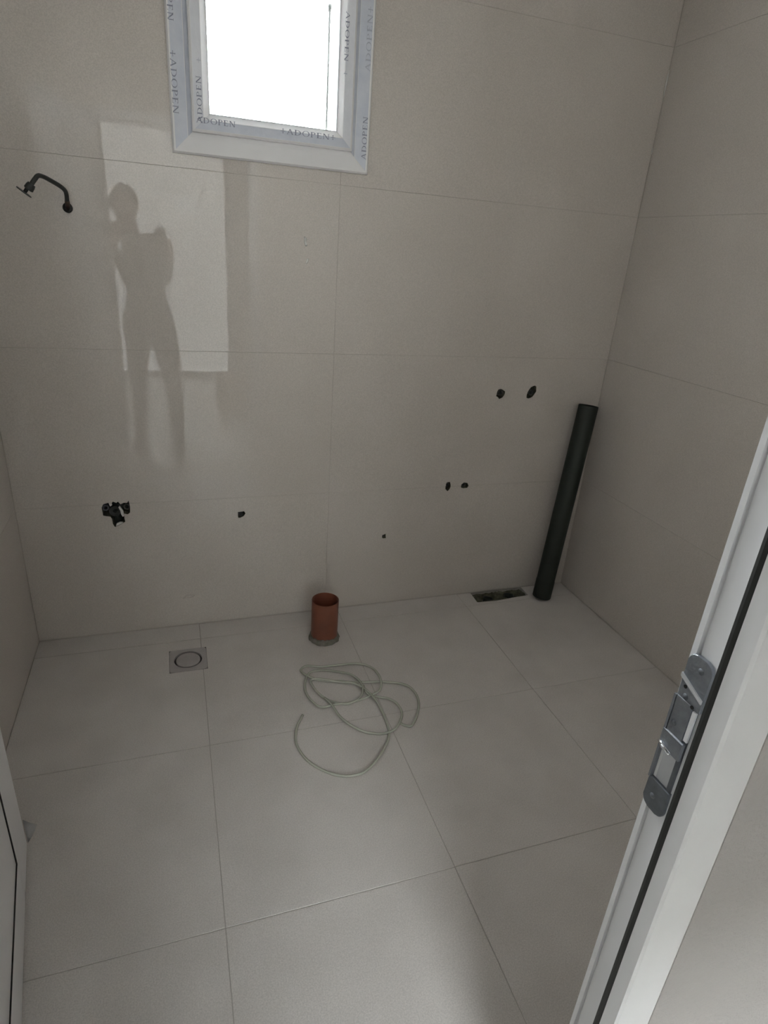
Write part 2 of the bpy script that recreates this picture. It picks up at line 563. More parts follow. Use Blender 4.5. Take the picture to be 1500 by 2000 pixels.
def mitred(x0, x1, z0, z1, prof, sign, ybase):
    """four mitred rails; prof: closed list of (inset, proud); proud grows towards sign*y"""
    sides = {
        'bottom': lambda d: ((x0 + d, z0 + d), (x1 - d, z0 + d)),
        'top': lambda d: ((x1 - d, z1 - d), (x0 + d, z1 - d)),
        'left': lambda d: ((x0 + d, z1 - d), (x0 + d, z0 + d)),
        'right': lambda d: ((x1 - d, z0 + d), (x1 - d, z1 - d)),
    }
    out = {}
    for s, f in sides.items():
        bm = bmesh.new()
        A, B = [], []
        for d, p in prof:
            (ax, az), (bx_, bz) = f(d)
            A.append(bm.verts.new((ax, ybase + sign * p, az)))
            B.append(bm.verts.new((bx_, ybase + sign * p, bz)))
        n = len(prof)
        for i in range(n):
            bm.faces.new((A[i], B[i], B[(i + 1) % n], A[(i + 1) % n]))
        bm.faces.new(A[::-1])
        bm.faces.new(B)
        out[s] = bm
    return out


# balcony door
d2 = tag(empty('door_2', ((BX0 + BX1) / 2, HY0, 0)), 'bright glazed balcony door at the far end of the hall', 'door', kind='structure')
for s, b in mitred(BX0, BX1, 0, BZ, [(0, 0), (0, .06), (.045, .06), (.045, 0)], 1, HY0 - .085).items():
    obj('frame_rail', b, 'pvc', d2)
bx('pane', BX0 + .043, BX1 - .043, HY0 - .058, HY0 - .054, .043, BZ - .043, 'glass', d2)

# ------------------------------------------------------------------ window
win = tag(empty('window_1', ((WX0 + WX1) / 2, YB, WZ0)), 'small white plastic window with printed bluish protective film', 'window', kind='structure')
S0 = 0.062     # where the sash starts
SW = 0.052     # visible sash width
outer_prof = [(0, -.012), (0, .010), (.006, .016), (.050, .007), (S0 + .004, .004), (S0 + .004, -.06), (.031, -.06), (.031, -.001), (.031, -.012)]
outer_prof = [(0, 0), (0, .012), (.005, .018), (.048, .008), (S0 + .003, .006), (S0 + .003, -.055), (.032, -.055), (.032, 0)]
sash_prof = [(S0, .004), (S0, .024), (S0 + .006, .028), (S0 + .034, .026), (S0 + SW, .012), (S0 + SW, -.045), (S0, -.045)]
RAILS = mitred(WX0, WX1, WZ0, WZ1, outer_prof, -1, YB)
SASH = mitred(WX0, WX1, WZ0, WZ1, sash_prof, -1, YB)
rail, sash = {}, {}
for s, b in RAILS.items():
    rail[s] = obj('frame_rail', b, 'pvc', win)
for s, b in SASH.items():
    sash[s] = obj('sash_rail', b, 'pvc', win)
bx('pane', WX0 + S0 + SW - .004, WX1 - S0 - SW + .004, YB + .022, YB + .030, WZ0 + S0 + SW - .004, WZ1 - S0 - SW + .004, 'glass', win)
gp = [(S0 + SW - .001, .0125), (S0 + SW - .001, .0145), (S0 + SW + .002, .0125), (S0 + SW + .002, .0)]
for s, b in mitred(WX0, WX1, WZ0, WZ1, gp, -1, YB).items():
    obj('glazing_gasket', b, 'pvc_grey', win)


def film_strip(par, side, d0, p0, d1, p1, m, t=.0006):
    """a film lying on a rail between two insets"""
    b = mitred(WX0, WX1, WZ0, WZ1, [(d0, p0 - .001), (d0, p0 + t), (d1, p1 + t), (d1, p1 - .001)], -1, YB)
    for s, q in b.items():
        if s == side:
            obj('protective_film', q, m, par)
        else:
            q.free()


for s in ('left', 'right'):
    film_strip(rail[s], s, .010, .01698, .047, .00823, 'film')
    film_strip(rail[s], s, .0485, .0081, S0 - .0012, .0062, 'film_dark')
    film_strip(sash[s], s, S0 + .007, .02794, S0 + .033, .02608, 'film_pale')
film_strip(sash['bottom'], 'bottom', S0 + .007, .02794, S0 + .033, .02608, 'film')
film_strip(sash['top'], 'top', S0 + .007, .02794, S0 + .033, .02608, 'film')
film_strip(rail['top'], 'top', .010, .01698, .047, .00823, 'film')


# lettering: serif capitals drawn from strokes, unit height
def q_stroke(p, q, w0, w1=None):
    p, q = Vector(p), Vector(q)
    w1 = w0 if w1 is None else w1
    return [(p.x - w0 / 2, p.y), (p.x + w0 / 2, p.y), (q.x + w1 / 2, q.y), (q.x - w1 / 2, q.y)]


def q_rect(x0, x1, y0, y1):
    return [(x0, y0), (x1, y0), (x1, y1), (x0, y1)]


def arc_ring(cx, cy, rx, ry, ix, iy, a0, a1, n=14, ox=0.0):
    out = []
    for k in range(n):
        t0 = math.radians(a0 + (a1 - a0) * k / n)
        t1 = math.radians(a0 + (a1 - a0) * (k + 1) / n)
        out.append([(cx + ix * math.cos(t0) + ox, cy + iy * math.sin(t0)), (cx + rx * math.cos(t0), cy + ry * math.sin(t0)),
                    (cx + rx * math.cos(t1), cy + ry * math.sin(t1)), (cx + ix * math.cos(t1) + ox, cy + iy * math.sin(t1))])
    return out


GLYPH = {
    'A': (0.86, [q_stroke((.10, .03), (.43, 1), .07), q_stroke((.74, .03), (.42, 1), .14, .12), q_rect(.22, .62, .32, .38), q_rect(0, .22, 0, .04), q_rect(.60, .86, 0, .04)]),
    'D': (0.86, [q_rect(.08, .22, 0, 1), *arc_ring(.22, .5, .60, .5, .46, .45, -90, 90), q_rect(0, .24, 0, .05), q_rect(0, .24, .95, 1)]),
    'O': (0.92, arc_ring(.46, .5, .46, .52, .33, .47, 0, 360, 24)),
    'P': (0.66, [q_rect(.08, .22, 0, 1), *arc_ring(.22, .74, .40, .26, .28, .21, -90, 90), q_rect(0, .30, 0, .05), q_rect(0, .24, .95, 1)]),
    'E': (0.64, [q_rect(.08, .22, 0, 1), q_rect(0, .60, 0, .06), q_rect(0, .56, .94, 1), q_rect(.2, .48, .49, .55), q_rect(.55, .60, 0, .2), q_rect(.51, .56, .8, 1)]),
    'N': (0.90, [q_rect(.10, .17, 0, 1), q_rect(.72, .79, 0, 1), q_stroke((.72, 0), (.16, 1), .15), q_rect(0, .27, 0, .04), q_rect(.62, .89, .96, 1), q_rect(0, .15, .96, 1)]),
    '+': (0.62, [q_rect(.26, .34, .16, .84), q_rect(0, .60, .46, .54), q_stroke((.3, .84), (.3, .96), .2, .02), q_stroke((.3, .04), (.3, .16), .02, .2)]),
}


def lettering(par, text, px0, px1, y, across, cap, m='ink', skip=0.0):
    """text running from pixel px0 to pixel px1 measured on the plane y; across = direction of letter tops (x,z)"""
    a, b = on_back(*px0, y), on_back(*px1, y)
    run = Vector((b.x - a.x, 0, b.z - a.z))
    L = run.length
    run.normalize()
    if abs(run.x) < abs(run.z):
        run = Vector((0, 0, math.copysign(1, run.z)))
    else:
        run = Vector((1, 0, 0))
    upd = Vector((across[0], 0, across[1]))
    total = sum(GLYPH[c][0] + .13 for c in text) - .13
    sx = L / total
    bm = bmesh.new()
    u = 0.0
    for c in text:
        w, polys = GLYPH[c]
        for pl in polys:
            pts = [(u + x, v) for x, v in pl]
            if max(p[0] for p in pts) < skip:
                continue
            bm.faces.new([bm.verts.new(a + run * (x * sx) + upd * (v * cap - cap / 2)) for x, v in pts])
        u += w + .13
    me = bpy.data.meshes.new('lettering')
    for f in bm.faces:
        f.normal_update()
        if f.normal.y > 0:
            f.normal_flip()
    bm.to_mesh(me)
    bm.free()
    return link('lettering', me, m, par)


YO, YS = YB - .0150, YB - .0286
lettering(rail['left'], '+ADOPEN', (337, 98), (341, 222), YO - .0025, (1, 0), .0165)
lettering(rail['left'], 'ADOPEN', (327, -70), (331, 40), YO - .0025, (1, 0), .0165)
lettering(sash['left'], 'ADOPEN', (391, 240), (388, 148), YS, (-1, 0), .0145, 'ink')
lettering(sash['left'], '+', (388, 122), (387, 112), YS, (-1, 0), .012, 'film_dark')
lettering(sash['right'], 'ADOPEN', (680, 22), (676, 120), YS, (1, 0), .0125)
lettering(sash['right'], '+', (675, 138), (675, 150), YS, (1, 0), .012, 'film_dark')
lettering(rail['right'], 'ADOPEN+', (718, 140), (724, 12), YO - .0025, (-1, 0), .0165, 'film_dark')
lettering(rail['right'], 'ADOPEN', (710, 312), (714, 228), YO - .0025, (-1, 0), .0165)
lettering(sash['bottom'], 'ADOPEN', (383, 233), (460, 242), YS, (0, 1), .0150)
lettering(sash['bottom'], '+ADOPEN+', (548, 255), (655, 268), YS, (0, 1), .0150)

# thin dark rod behind the glass
a, b = on_back(636, 246, YB + .055), on_back(644, 17, YB + .055)
rod = empty('rod', (a.x, YB + .055, WZ0 + S0))
tag(rod, 'thin black upright rod just behind the window glass', 'rod')
bm = bmesh.new()
tube(bm, [(b.x, YB + .055, WZ0 + .04), (b.x, YB + .055, b.z)], .0042, 10)
obj('stem', bm, 'gasket', rod, True)
bm = bmesh.new()
lathe(bm, [(.0, -.010), (.0044, -.008), (.0078, .004), (.0068, .011), (0, .012)], (b.x, YB + .055, b.z), seg=12)
obj('tip', bm, 'gasket', rod, True)

# ------------------------------------------------------------------ door frame on the strike side and round the opening (trim)
XS, XRB = 0.486, 0.507      # stop face, rebate face on the strike side
LS, LRB = -0.330, -0.351    # the same on the hinge side
YA = 0.3227                 # hall face of the frame
frm = tag(empty('trim_1', ((XS + LS) / 2, YA, 0)), 'white plastic door frame with black gasket and steel keep', 'door frame', kind='structure')
# profile along the depth of the door: (distance outwards from stop face, y)
jprof = [(0.059, YA), (0.003, YA), (0, YA + .003), (0, .3445), (.004, .3455), (.009, .3455), (.009, .3500), (.021, .3500),
         (.021, .3905), (.0245, .3915), (.0245, .3945), (.0195, .3955), (.0195, .4025), (.024, .4045), (.059, .4045)]


def jamb(xs, sgn, z0, z1):
    bm = bmesh.new()
    A = [bm.verts.new((xs + sgn * d, y, z0)) for d, y in jprof]
    B = [bm.verts.new((xs + sgn * d, y, z1)) for d, y in jprof]
    n = len(jprof)
    for i in range(n):
        bm.faces.new((A[i], B[i], B[(i + 1) % n], A[(i + 1) % n]))
    bm.faces.new(A)
    bm.faces.new(B[::-1])
    return bm


ZT = 2.045
obj('jamb', jamb(XS, 1, -.008, ZT + .059), 'pvc', frm)
obj('jamb', jamb(LS, -1, -.008, ZT + .059), 'pvc', frm)
bm = bmesh.new()
A = [bm.verts.new((LS, y, ZT + d)) for d, y in jprof]
B = [bm.verts.new((XS, y, ZT + d)) for d, y in jprof]
for i in range(len(jprof)):
    bm.faces.new((A[i], B[i], B[(i + 1) % len(jprof)], A[(i + 1) % len(jprof)]))
bm.faces.new(A)
bm.faces.new(B[::-1])
obj('head_rail', bm, 'pvc', frm)


def gasket_bar(xs, sgn):
    bm = bmesh.new()
    pr = [(.0095, .3458), (.0005, .3452), (-.0012, .3490), (.0005, .3535), (.0055, .3555), (.0095, .3545)]
    A = [bm.verts.new((xs + sgn * d, y, -.006)) for d, y in pr]
    B = [bm.verts.new((xs + sgn * d, y, ZT)) for d, y in pr]
    for i in range(len(pr)):
        bm.faces.new((A[i], B[i], B[(i + 1) % len(pr)], A[(i + 1) % len(pr)]))
    bm.faces.new(A)
    bm.faces.new(B[::-1])
    return bm


obj('gasket', gasket_bar(XS, 1), 'gasket', frm, 'auto')
obj('gasket', gasket_bar(LS, -1), 'gasket', frm, 'auto')

# strike plate with latch and bolt openings, screwed on the rebate face
PX = XRB - .0004


def yz_plate(name, poly, x0, x1, m, parent, bevel=0.0):
    bm = bmesh.new()
    A = [bm.verts.new((x0, y, z)) for y, z in poly]
    B = [bm.verts.new((x1, y, z)) for y, z in poly]
    bm.faces.new(A)
    bm.faces.new(B[::-1])
    for i in range(len(poly)):
        bm.faces.new((A[i], B[i], B[(i + 1) % len(poly)], A[(i + 1) % len(poly)]))
    return obj(name, bm, m, parent, bevel=bevel)


def round_rect(y0, y1, z0, z1, r, top=True, bot=True, n=5):
    pts = []
    for cy, cz, a0, on in ((y1 - r, z1 - r, 0, top), (y0 + r, z1 - r, 90, top), (y0 + r, z0 + r, 180, bot), (y1 - r, z0 + r, 270, bot)):
        if on:
            pts += [(cy + r * math.cos(math.radians(a0 + 90 * k / n)), cz + r * math.sin(math.radians(a0 + 90 * k / n))) for k in range(n + 1)]
        else:
            sy = 1 if a0 in (0, 270) else -1
            sz = 1 if a0 in (0, 90) else -1
            pts.append((cy + sy * r, cz + sz * r))
    return pts


plate = empty('strike_plate', (PX, .385, .935))
tag(plate, 'long zinc strike plate screwed on the white door frame', 'strike plate')
Y0, Y1 = .3715, .4020
yz_plate('mounting_lug', round_rect(Y0 - .004, Y1 - .002, 1.083, 1.143, .010, True, False), PX - .0045, PX, 'zinc', plate, .0008)
yz_plate('mounting_lug', round_rect(Y0 - .002, Y1, .925, .966, .010, False, True), PX - .0045, PX, 'zinc_dark', plate, .0008)
yz_plate('side_strip', [(Y0, .964), (Y0 + .005, .964), (Y0 + .005, 1.085), (Y0, 1.085)], PX - .0030, PX, 'zinc_dark', plate)
yz_plate('side_strip', [(Y1 - .003, .964), (Y1, .964), (Y1, 1.085), (Y1 - .003, 1.085)], PX - .0060, PX, 'zinc', plate)
yz_plate('bolt_cover', [(Y0 + .005, 1.036), (Y1 - .003, 1.036), (Y1 - .003, 1.086), (Y0 + .005, 1.086)], PX - .0050, PX, 'zinc', plate, .0006)
yz_plate('crossbar', [(Y0, 1.013), (Y1, 1.013), (Y1, 1.038), (Y0, 1.038)], PX - .0065, PX, 'zinc', plate, .0012)
yz_plate('ridge', [(Y0 - .003, 1.096), (Y1 - .001, 1.110), (Y1 - .001, 1.1145), (Y0 - .003, 1.1005)], PX - .0065, PX - .0042, 'pvc_grey', plate)
yz_plate('white_insert', [(Y0 - .0015, 1.042), (Y0 + .0035, 1.042), (Y0 + .0035, 1.082), (Y0 - .0015, 1.082)], PX - .0052, PX - .0028, 'pvc', plate)
yz_plate('latch_opening', [(Y0 + .005, .966), (Y1 - .004, .966), (Y1 - .004, 1.012), (Y0 + .005, 1.012)], PX - .0008, PX, 'pvc_grey', plate)
bm = bmesh.new()
tube(bm, [(PX - .006, Y0 + .012, 1.014), (PX - .0075, Y0 + .022, 1.0165), (PX - .006, Y1, 1.0185)], [.0028, .0034, .0022], 10)
obj('latch_roller', bm, mat('bright_polished_steel', (.75, .77, .8), .12, 1.0, (.7, .72, .75), 40.0), plate, True)
for yy, zz in ((.381, 1.129), (.389, 1.090), (.392, 1.052), (.377, 1.023), (.389, .944)):
    bm = bmesh.new()
    lathe(bm, [(0, -.0016), (.0014, -.0014), (.0032, -.0006), (.0038, 0)], (PX - .0046, yy, zz), (1, 0, 0), 14)
    s = obj('screw', bm, 'zinc_dark', plate, True)
for yy, zz in ((.3925, 1.101), (.3775, 1.085)):
    bm = bmesh.new()
    rr = lathe(bm, [(.0022, -.0004), (.0022, .001)], (PX - .0048, yy, zz), (1, 0, 0), 12)
    bm.faces.new(rr[0])
    obj('screw_hole', bm, 'gasket', plate)

# ------------------------------------------------------------------ open door leaf
HNG = Vector((-.311, .458, 0))
ldir = Vector((-.153, 1.0, 0)).normalized()          # along the leaf
lnor = Vector((ldir.y, -ldir.x, 0))                  # visible face looks to +x
LW, LH, LT = 0.885, 2.03, 0.058


def leaf(u0, u1, t0, t1, z0, z1, name, m, parent, bevel=0.0):
    bm = bmesh.new()
    vs = box(bm, u0, u1, t0, t1, z0, z1)
    for v in bm.verts:
        p = HNG + ldir * v.co.x + lnor * v.co.y
        v.co = Vector((p.x, p.y, v.co.z))
    return obj(name, bm, m, parent, bevel=bevel)


d1 = tag(empty('door_1', (HNG.x, HNG.y, 0)), 'white plastic door standing open against the left wall', 'door', kind='structure')
GU, GZ = 0.725, 0.130     # far upright and lower edge of the panel
ZB = 0.010
leaf(0, .11, -LT, 0, ZB, LH, 'stile', 'pvc', d1, .002)
leaf(GU, LW, -LT, 0, ZB, LH, 'stile', 'pvc', d1, .002)
leaf(.11, GU, -LT, 0, ZB, GZ, 'rail', 'pvc', d1, .002)
leaf(.11, GU, -LT, 0, LH - .12, LH, 'rail', 'pvc', d1, .002)
leaf(.112, GU - .002, -LT + .015, -.002, GZ + .001, LH - .121, 'panel', 'pvc', d1)
leaf(GU - .0035, GU + .001, -.012, .0006, GZ - .001, LH - .12, 'gasket', 'gasket', d1)
leaf(.11, GU + .001, -.012, .0006, GZ - .001, GZ + .0025, 'gasket', 'gasket', d1)
leaf(.109, .116, -.012, .0012, GZ, LH - .12, 'gasket', 'gasket', d1)
leaf(.11, GU, -.012, .0012, LH - .126, LH - .119, 'gasket', 'gasket', d1)
hp = leaf(GU + .055, GU + .085, 0, .007, .97, 1.19, 'handle_plate', 'zinc', d1, .002)
bm = bmesh.new()
hb = HNG + ldir * (GU + .07)
tube(bm, spline([hb + lnor * .006 + Vector((0, 0, 1.1)), hb + lnor * .045 + Vector((0, 0, 1.1)), hb + lnor * .055 - ldir * .02 + Vector((0, 0, 1.1)),
                 hb + lnor * .052 - ldir * .12 + Vector((0, 0, 1.1))], 6), .008, 10)
obj('lever', bm, 'zinc', hp, True)
# peeled corner of film at the foot of the leaf
bm = bmesh.new()
base = HNG + ldir * (LW - .01)
fl = []
for i in range(5):
    for j in range(5 - i):
        a_, b_ = i / 4, j / 4
        p = base + lnor * (.003 + .040 * a_ - .012 * a_ * a_) + ldir * (.006 - .03 * a_ * b_)
        fl.append(((i, j), bm.verts.new((p.x, p.y, .015 + .085 * b_ + .055 * a_ + .012 * a_ * b_))))
fl = dict(fl)
for i in range(4):
    for j in range(4 - i):
        bm.faces.new((fl[(i, j)], fl[(i + 1, j)], fl[(i, j + 1)]))
        if (i + 1, j + 1) in fl:
            bm.faces.new((fl[(i + 1, j)], fl[(i + 1, j + 1)], fl[(i, j + 1)]))
bmesh.ops.solidify(bm, geom=list(bm.faces), thickness=.0008)
obj('peeled_film', bm, 'pvc', d1, True)
for z in (.25, 1.02, 1.8):
    bm = bmesh.new()
    tube(bm, [(HNG.x - .012, HNG.y - .012, z - .05), (HNG.x - .012, HNG.y - .012, z + .05)], .009, 12)
    obj('hinge', bm, 'pvc', d1, True)

# ------------------------------------------------------------------ shower arm on the back wall
arm = tag(empty('shower_arm', (-.278, YB, 1.56)), 'dark bent shower arm sticking out of the wall by the window', 'shower arm')
p0 = on_back(133, 406, YB + .004)
p1 = on_back(131, 392, YB - .035)
p2 = on_back(126, 371, YB - .052)
p3 = on_back(98, 352, YB - .11)
p4 = on_back(77, 343, YB - .15)
p5 = on_back(68, 350, YB - .165)
p6 = on_back(57, 367, YB - .165)
bm = bmesh.new()
tube(bm, [p0, p1 * .5 + p0 * .5, p1], [.0085, .0075, .0068], 12)
obj('wall_connector', bm, 'brown_metal', arm, True)
bm = bmesh.new()
tube(bm, spline([p1, p2, p3, p4, p5, p6], 6), .0062, 12)
obj('bent_pipe', bm, 'dark_metal', arm, True)
ax = (p6 - p5).normalized()
bm = bmesh.new()
lathe(bm, [(0, -.014), (.010, -.013), (.012, -.006), (.0125, .004), (.0095, .006), (0, .006)], p6, ax, 16)
obj('end_nut', bm, 'dark_metal', arm, 'auto')
bm = bmesh.new()
lathe(bm, [(0, .013), (.0205, .013), (.021, .0155), (0, .0165)], p6 - Vector((.006, 0, 0)), ax, 24)
lathe(bm, [(0, .0), (.005, .0), (.005, .014), (0, .014)], p6 - Vector((.004, 0, 0)), ax, 12)
obj('end_flange', bm, 'dark_metal', arm, 'auto')
bm = bmesh.new()
lathe(bm, [(.0075, -.002), (.013, -.002), (.0145, .002), (.013, .007), (.0075, .009)], p0 - Vector((0, .008, 0)), (0, -1, 0), 20)
obj('wall_nut', bm, 'gasket', arm, 'auto')

# ------------------------------------------------------------------ shower mixer body in its cut-out
mx = tag(empty('mixer_valve', (-.228, YB + .03, .53)), 'dark shower mixer body in the T-shaped wall cut-out', 'mixer valve')
bm = bmesh.new()
tube(bm, [(-.276, YB + .036, .547), (-.200, YB + .036, .547)], .016, 16)
obj('valve_body', bm, 'plug', mx, True)
bm = bmesh.new()
lathe(bm, [(.009, .002), (.019, .0), (.021, .004), (.021, .05), (.009, .05), (.009, .012)], (-.244, YB + .010, .536), (0, 1, 0), 24, True)
obj('cartridge_sleeve', bm, 'plug', mx, 'auto')
bm = bmesh.new()
tube(bm, [(-.238, YB + .034, .536), (-.238, YB + .034, .478)], .014, 14)
obj('lower_outlet', bm, 'plug', mx, True)
for x, m in ((-.276, 'zinc_dark'), (-.202, 'brass')):
    bm = bmesh.new()
    lathe(bm, [(.008, 0), (.0125, 0), (.0125, .04), (.008, .04)], (x, YB + .012, .549), (0, 1, 0), 6, True)
    obj('union_nut', bm, m, mx)
bm = bmesh.new()
lathe(bm, [(.016, -.001), (.0205, -.0015), (.0215, .002), (.016, .003)], (-.244, YB + .0085, .536), (0, 1, 0), 24, True)
obj('sleeve_rim', bm, 'dark_metal', mx, 'auto')
bm = bmesh.new()
prism(bm, [(-.231, .552), (-.226, .556), (-.216, .536), (-.214, .516), (-.219, .512), (-.224, .522), (-.226, .537)], YB + .004, YB + .012)
obj('torn_plaster_edge', bm, 'putty', mx)
bm = bmesh.new()
prism(bm, [(-.247, .4745), (-.243, .486), (-.230, .491), (-.218, .488), (-.215, .4835), (-.232, .4805)], YB + .003, YB + .012)
obj('torn_plaster_edge', bm, 'putty', mx)
bm = bmesh.new()
prism(bm, [(-.263, .572), (-.255, .578), (-.252, .562), (-.259, .558)], YB + .003, YB + .012)
obj('torn_plaster_edge', bm, 'putty', mx)

# ------------------------------------------------------------------ water outlets in the other cut-outs


def outlet(cx, cz, r, dx, dz, label, tilt=(0, 0)):
    o = tag(empty('water_outlet', (cx, YB + .012, cz)), label, 'water outlet', 'water outlets in the back wall')
    ax = Vector((tilt[0], 1, tilt[1])).normalized()
    c = Vector((cx + dx, YB + .010, cz + dz))
    bm = bmesh.new()
    lathe(bm, [(r * .62, 0), (r, 0), (r, .045), (r * .62, .045)], c, ax, 18, True)
    obj('threaded_socket', bm, 'brass', o, 'auto')
    bm = bmesh.new()
    rr = lathe(bm, [(0, .0), (r * .60, .0), (r * .60, .03)], c + ax * .004, ax, 14)
    pl = obj('plug', bm, 'plug', o, 'auto')
    bm = bmesh.new()
    b = r * .22
    box(bm, c.x - b, c.x + b, c.y + .001, c.y + .0045, c.z - b, c.z + b)
    obj('plug_key', bm, 'plug', pl)
    return o


outlet(.219, .493, .0085, -.001, -.002, 'lone water outlet between the mixer cut-out and red pipe')
outlet(.836, .346, .0055, -.001, -.002, 'smallest and lowest water outlet, just beyond the red pipe')
outlet(1.118, .568, .0085, .001, .003, 'narrow water outlet, first of the lower pair')
outlet(1.200, .568, .0100, -.001, .001, 'wider angular water outlet, second of the lower pair')
outlet(1.313, .981, .0135, .003, .003, 'round grey water outlet, first of the upper pair')
outlet(1.462, .988, .0125, .003, -.004, 'slanted oval water outlet nearest the green pipe', (.2, .1))

# ------------------------------------------------------------------ smears and marks on the back wall


def smear(px, py, w, h, label, rot=0.0, m='putty', jag=.25, thick=.0012):
    p = on_back(px, py)
    bm = bmesh.new()
    poly = blob(0, 0, w / 2, h / 2, 14, jag)
    c = [bm.verts.new((p.x + x * math.cos(rot) - z * math.sin(rot), YB - .0001, p.z + x * math.sin(rot) + z * math.cos(rot))) for x, z in poly]
    t = [bm.verts.new((p.x + .6 * (x * math.cos(rot) - z * math.sin(rot)), YB - thick, p.z + .6 * (x * math.sin(rot) + z * math.cos(rot)))) for x, z in poly]
    n = len(poly)
    for i in range(n):
        bm.faces.new((c[i], c[(i + 1) % n], t[(i + 1) % n], t[i]))
    bm.faces.new(t)
    bm.faces.new(c[::-1])
    return tag(obj('tile_mark', bm, m, None, True), label, 'smear', 'adhesive smears on the tiles')


smear(597, 473, .010, .032, 'upright white mark, larger of two below the window', 0.1)  # two thin raised white marks on the tiles
smear(600, 510, .0075, .020, 'short white mark under the larger one', -0.3)
smear(368, 1165, .045, .013, 'pale adhesive smear low above the floor drain', 0.15, 'wall_tile')
for i, (qa, qb, lab) in enumerate([((1308, 138), (1297, 192), 'thin white grout streak high in the right-hand corner'),
                                   ((1278, 290), (1274, 302), 'tiny white grout drop in the right-hand corner')]):
    a, b = on_back(*qa), on_back(*qb)
    bm = bmesh.new()
    tube(bm, [(XR - .003, YB - .003, a.z), (XR - .0035, YB - .003, (a.z + b.z) / 2), (XR - .003, YB - .003, b.z)], [.0008, .0022, .0014], 8)
    tag(obj('grout_streak', bm, 'putty', None, True), lab, 'grout')

# ------------------------------------------------------------------ green pipe in the corner
gp0 = on_floor(1057, 1168)
gp0 = Vector((gp0.x, gp0.y, 0))
gpt = on_back(1150, 792, YB - .055)
R = .0430
axg = (gpt - gp0).normalized()
base = gp0 + Vector((0, 0, .011))
Lg = (gpt - base).length
gpipe = tag(empty('drain_pipe', gp0), 'long dark green plastic pipe leaning in the corner', 'pipe')
bm = bmesh.new()
lathe(bm, [(R - .003, .08), (R, .08), (R, Lg - .002), (R - .001, Lg), (R - .003, Lg)], base, axg, 32, True)
obj('tube', bm, 'green_pipe', gpipe, 'auto')
bm = bmesh.new()
lathe(bm, [(R - .0005, 0), (R + .0002, .0), (R + .0012, .003), (R + .0012, .087), (R + .0003, .090), (R - .0005, .090)], base, axg, 32, True)
obj('socket', bm, 'green_pipe', gpipe, 'auto')
bm = bmesh.new()
rr = lathe(bm, [(0, Lg - .014), (R - .004, Lg - .014), (R - .0032, Lg - .03)], base, axg, 24)
obj('end_plug', bm, 'green_pipe', gpipe, 'auto')

# ------------------------------------------------------------------ red soil pipe stub
rp = tag(empty('soil_pipe', (RPX, RPY, 0)), 'short brown-red open pipe standing out of the floor', 'pipe')
bm = bmesh.new()
lathe(bm, [(.0515, -.085), (.055, -.085), (.055, .182), (.0545, .184), (.0520, .184), (.0515, .182)], (RPX, RPY, 0), seg=40, closed=True)
obj('tube', bm, 'red_pipe', rp, 'auto')
bm = bmesh.new()
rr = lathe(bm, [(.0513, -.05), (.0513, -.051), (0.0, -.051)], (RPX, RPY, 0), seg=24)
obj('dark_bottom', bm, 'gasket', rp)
bm = bmesh.new()
rings = lathe(bm, [(.0552, .006), (.0552, .021), (.0575, .017), (.060, .010), (.0625, .003), (.064, .0004), (.058, .0004)], (RPX, RPY, 0), seg=40)
for ri, rg in enumerate(rings):
    if ri in (1, 2, 3, 4, 5):
        for v in rg:
            k = random.uniform(-1, 1)
            d = Vector((v.co.x - RPX, v.co.y - RPY, 0))
            if ri < 5:
                v.co.z = max(.0006, v.co.z + .005 * k)
            if ri > 1:
                v.co += d * .045 * random.uniform(-.6, 1)
obj('mortar_collar', bm, 'mortar', rp, True)

# ------------------------------------------------------------------ floor drain
dr = tag(empty('floor_drain', (DRX, DRY, 0)), 'grey square floor drain with a round cover by the wall', 'drain')
bm = bmesh.new()


def rring(w, z):
    """square with softened corners, even angles"""
    out = []
    for k in range(64):
        t = 2 * math.pi * k / 64
        c_, s_ = math.cos(t), math.sin(t)
        q = (abs(c_) ** 14 + abs(s_) ** 14) ** (-1 / 14)
        out.append(bm.verts.new((DRX + w * q * c_, DRY + w * q * s_, z)))
    return out


R4 = [rring(.069, -.009), rring(.069, .0010), rring(.066, .0022)]
n = 64
for z in (.0022, -.006):
    R4.append([bm.verts.new((DRX + .052 * math.cos(2 * math.pi * k / 64), DRY + .052 * math.sin(2 * math.pi * k / 64), z)) for k in range(64)])
for a, c in zip(R4, R4[1:]):
    for k in range(n):
        bm.faces.new((a[k], a[(k + 1) % n], c[(k + 1) % n], c[k]))
obj('frame', bm, 'drain', dr, 'auto')
bm = bmesh.new()
rr = lathe(bm, [(.0525, -.008), (.0525, -.006), (.040, -.006), (0, -.006)], (DRX, DRY, 0), seg=32)
obj('groove', bm, 'drain_dark', dr, 'auto')
bm = bmesh.new()
lathe(bm, [(.0445, -.006), (.0445, .0002), (.0425, .0016), (.02, .0028), (0, .003)], (DRX, DRY, 0), seg=32)
obj('cover', bm, 'drain', dr, 'auto')

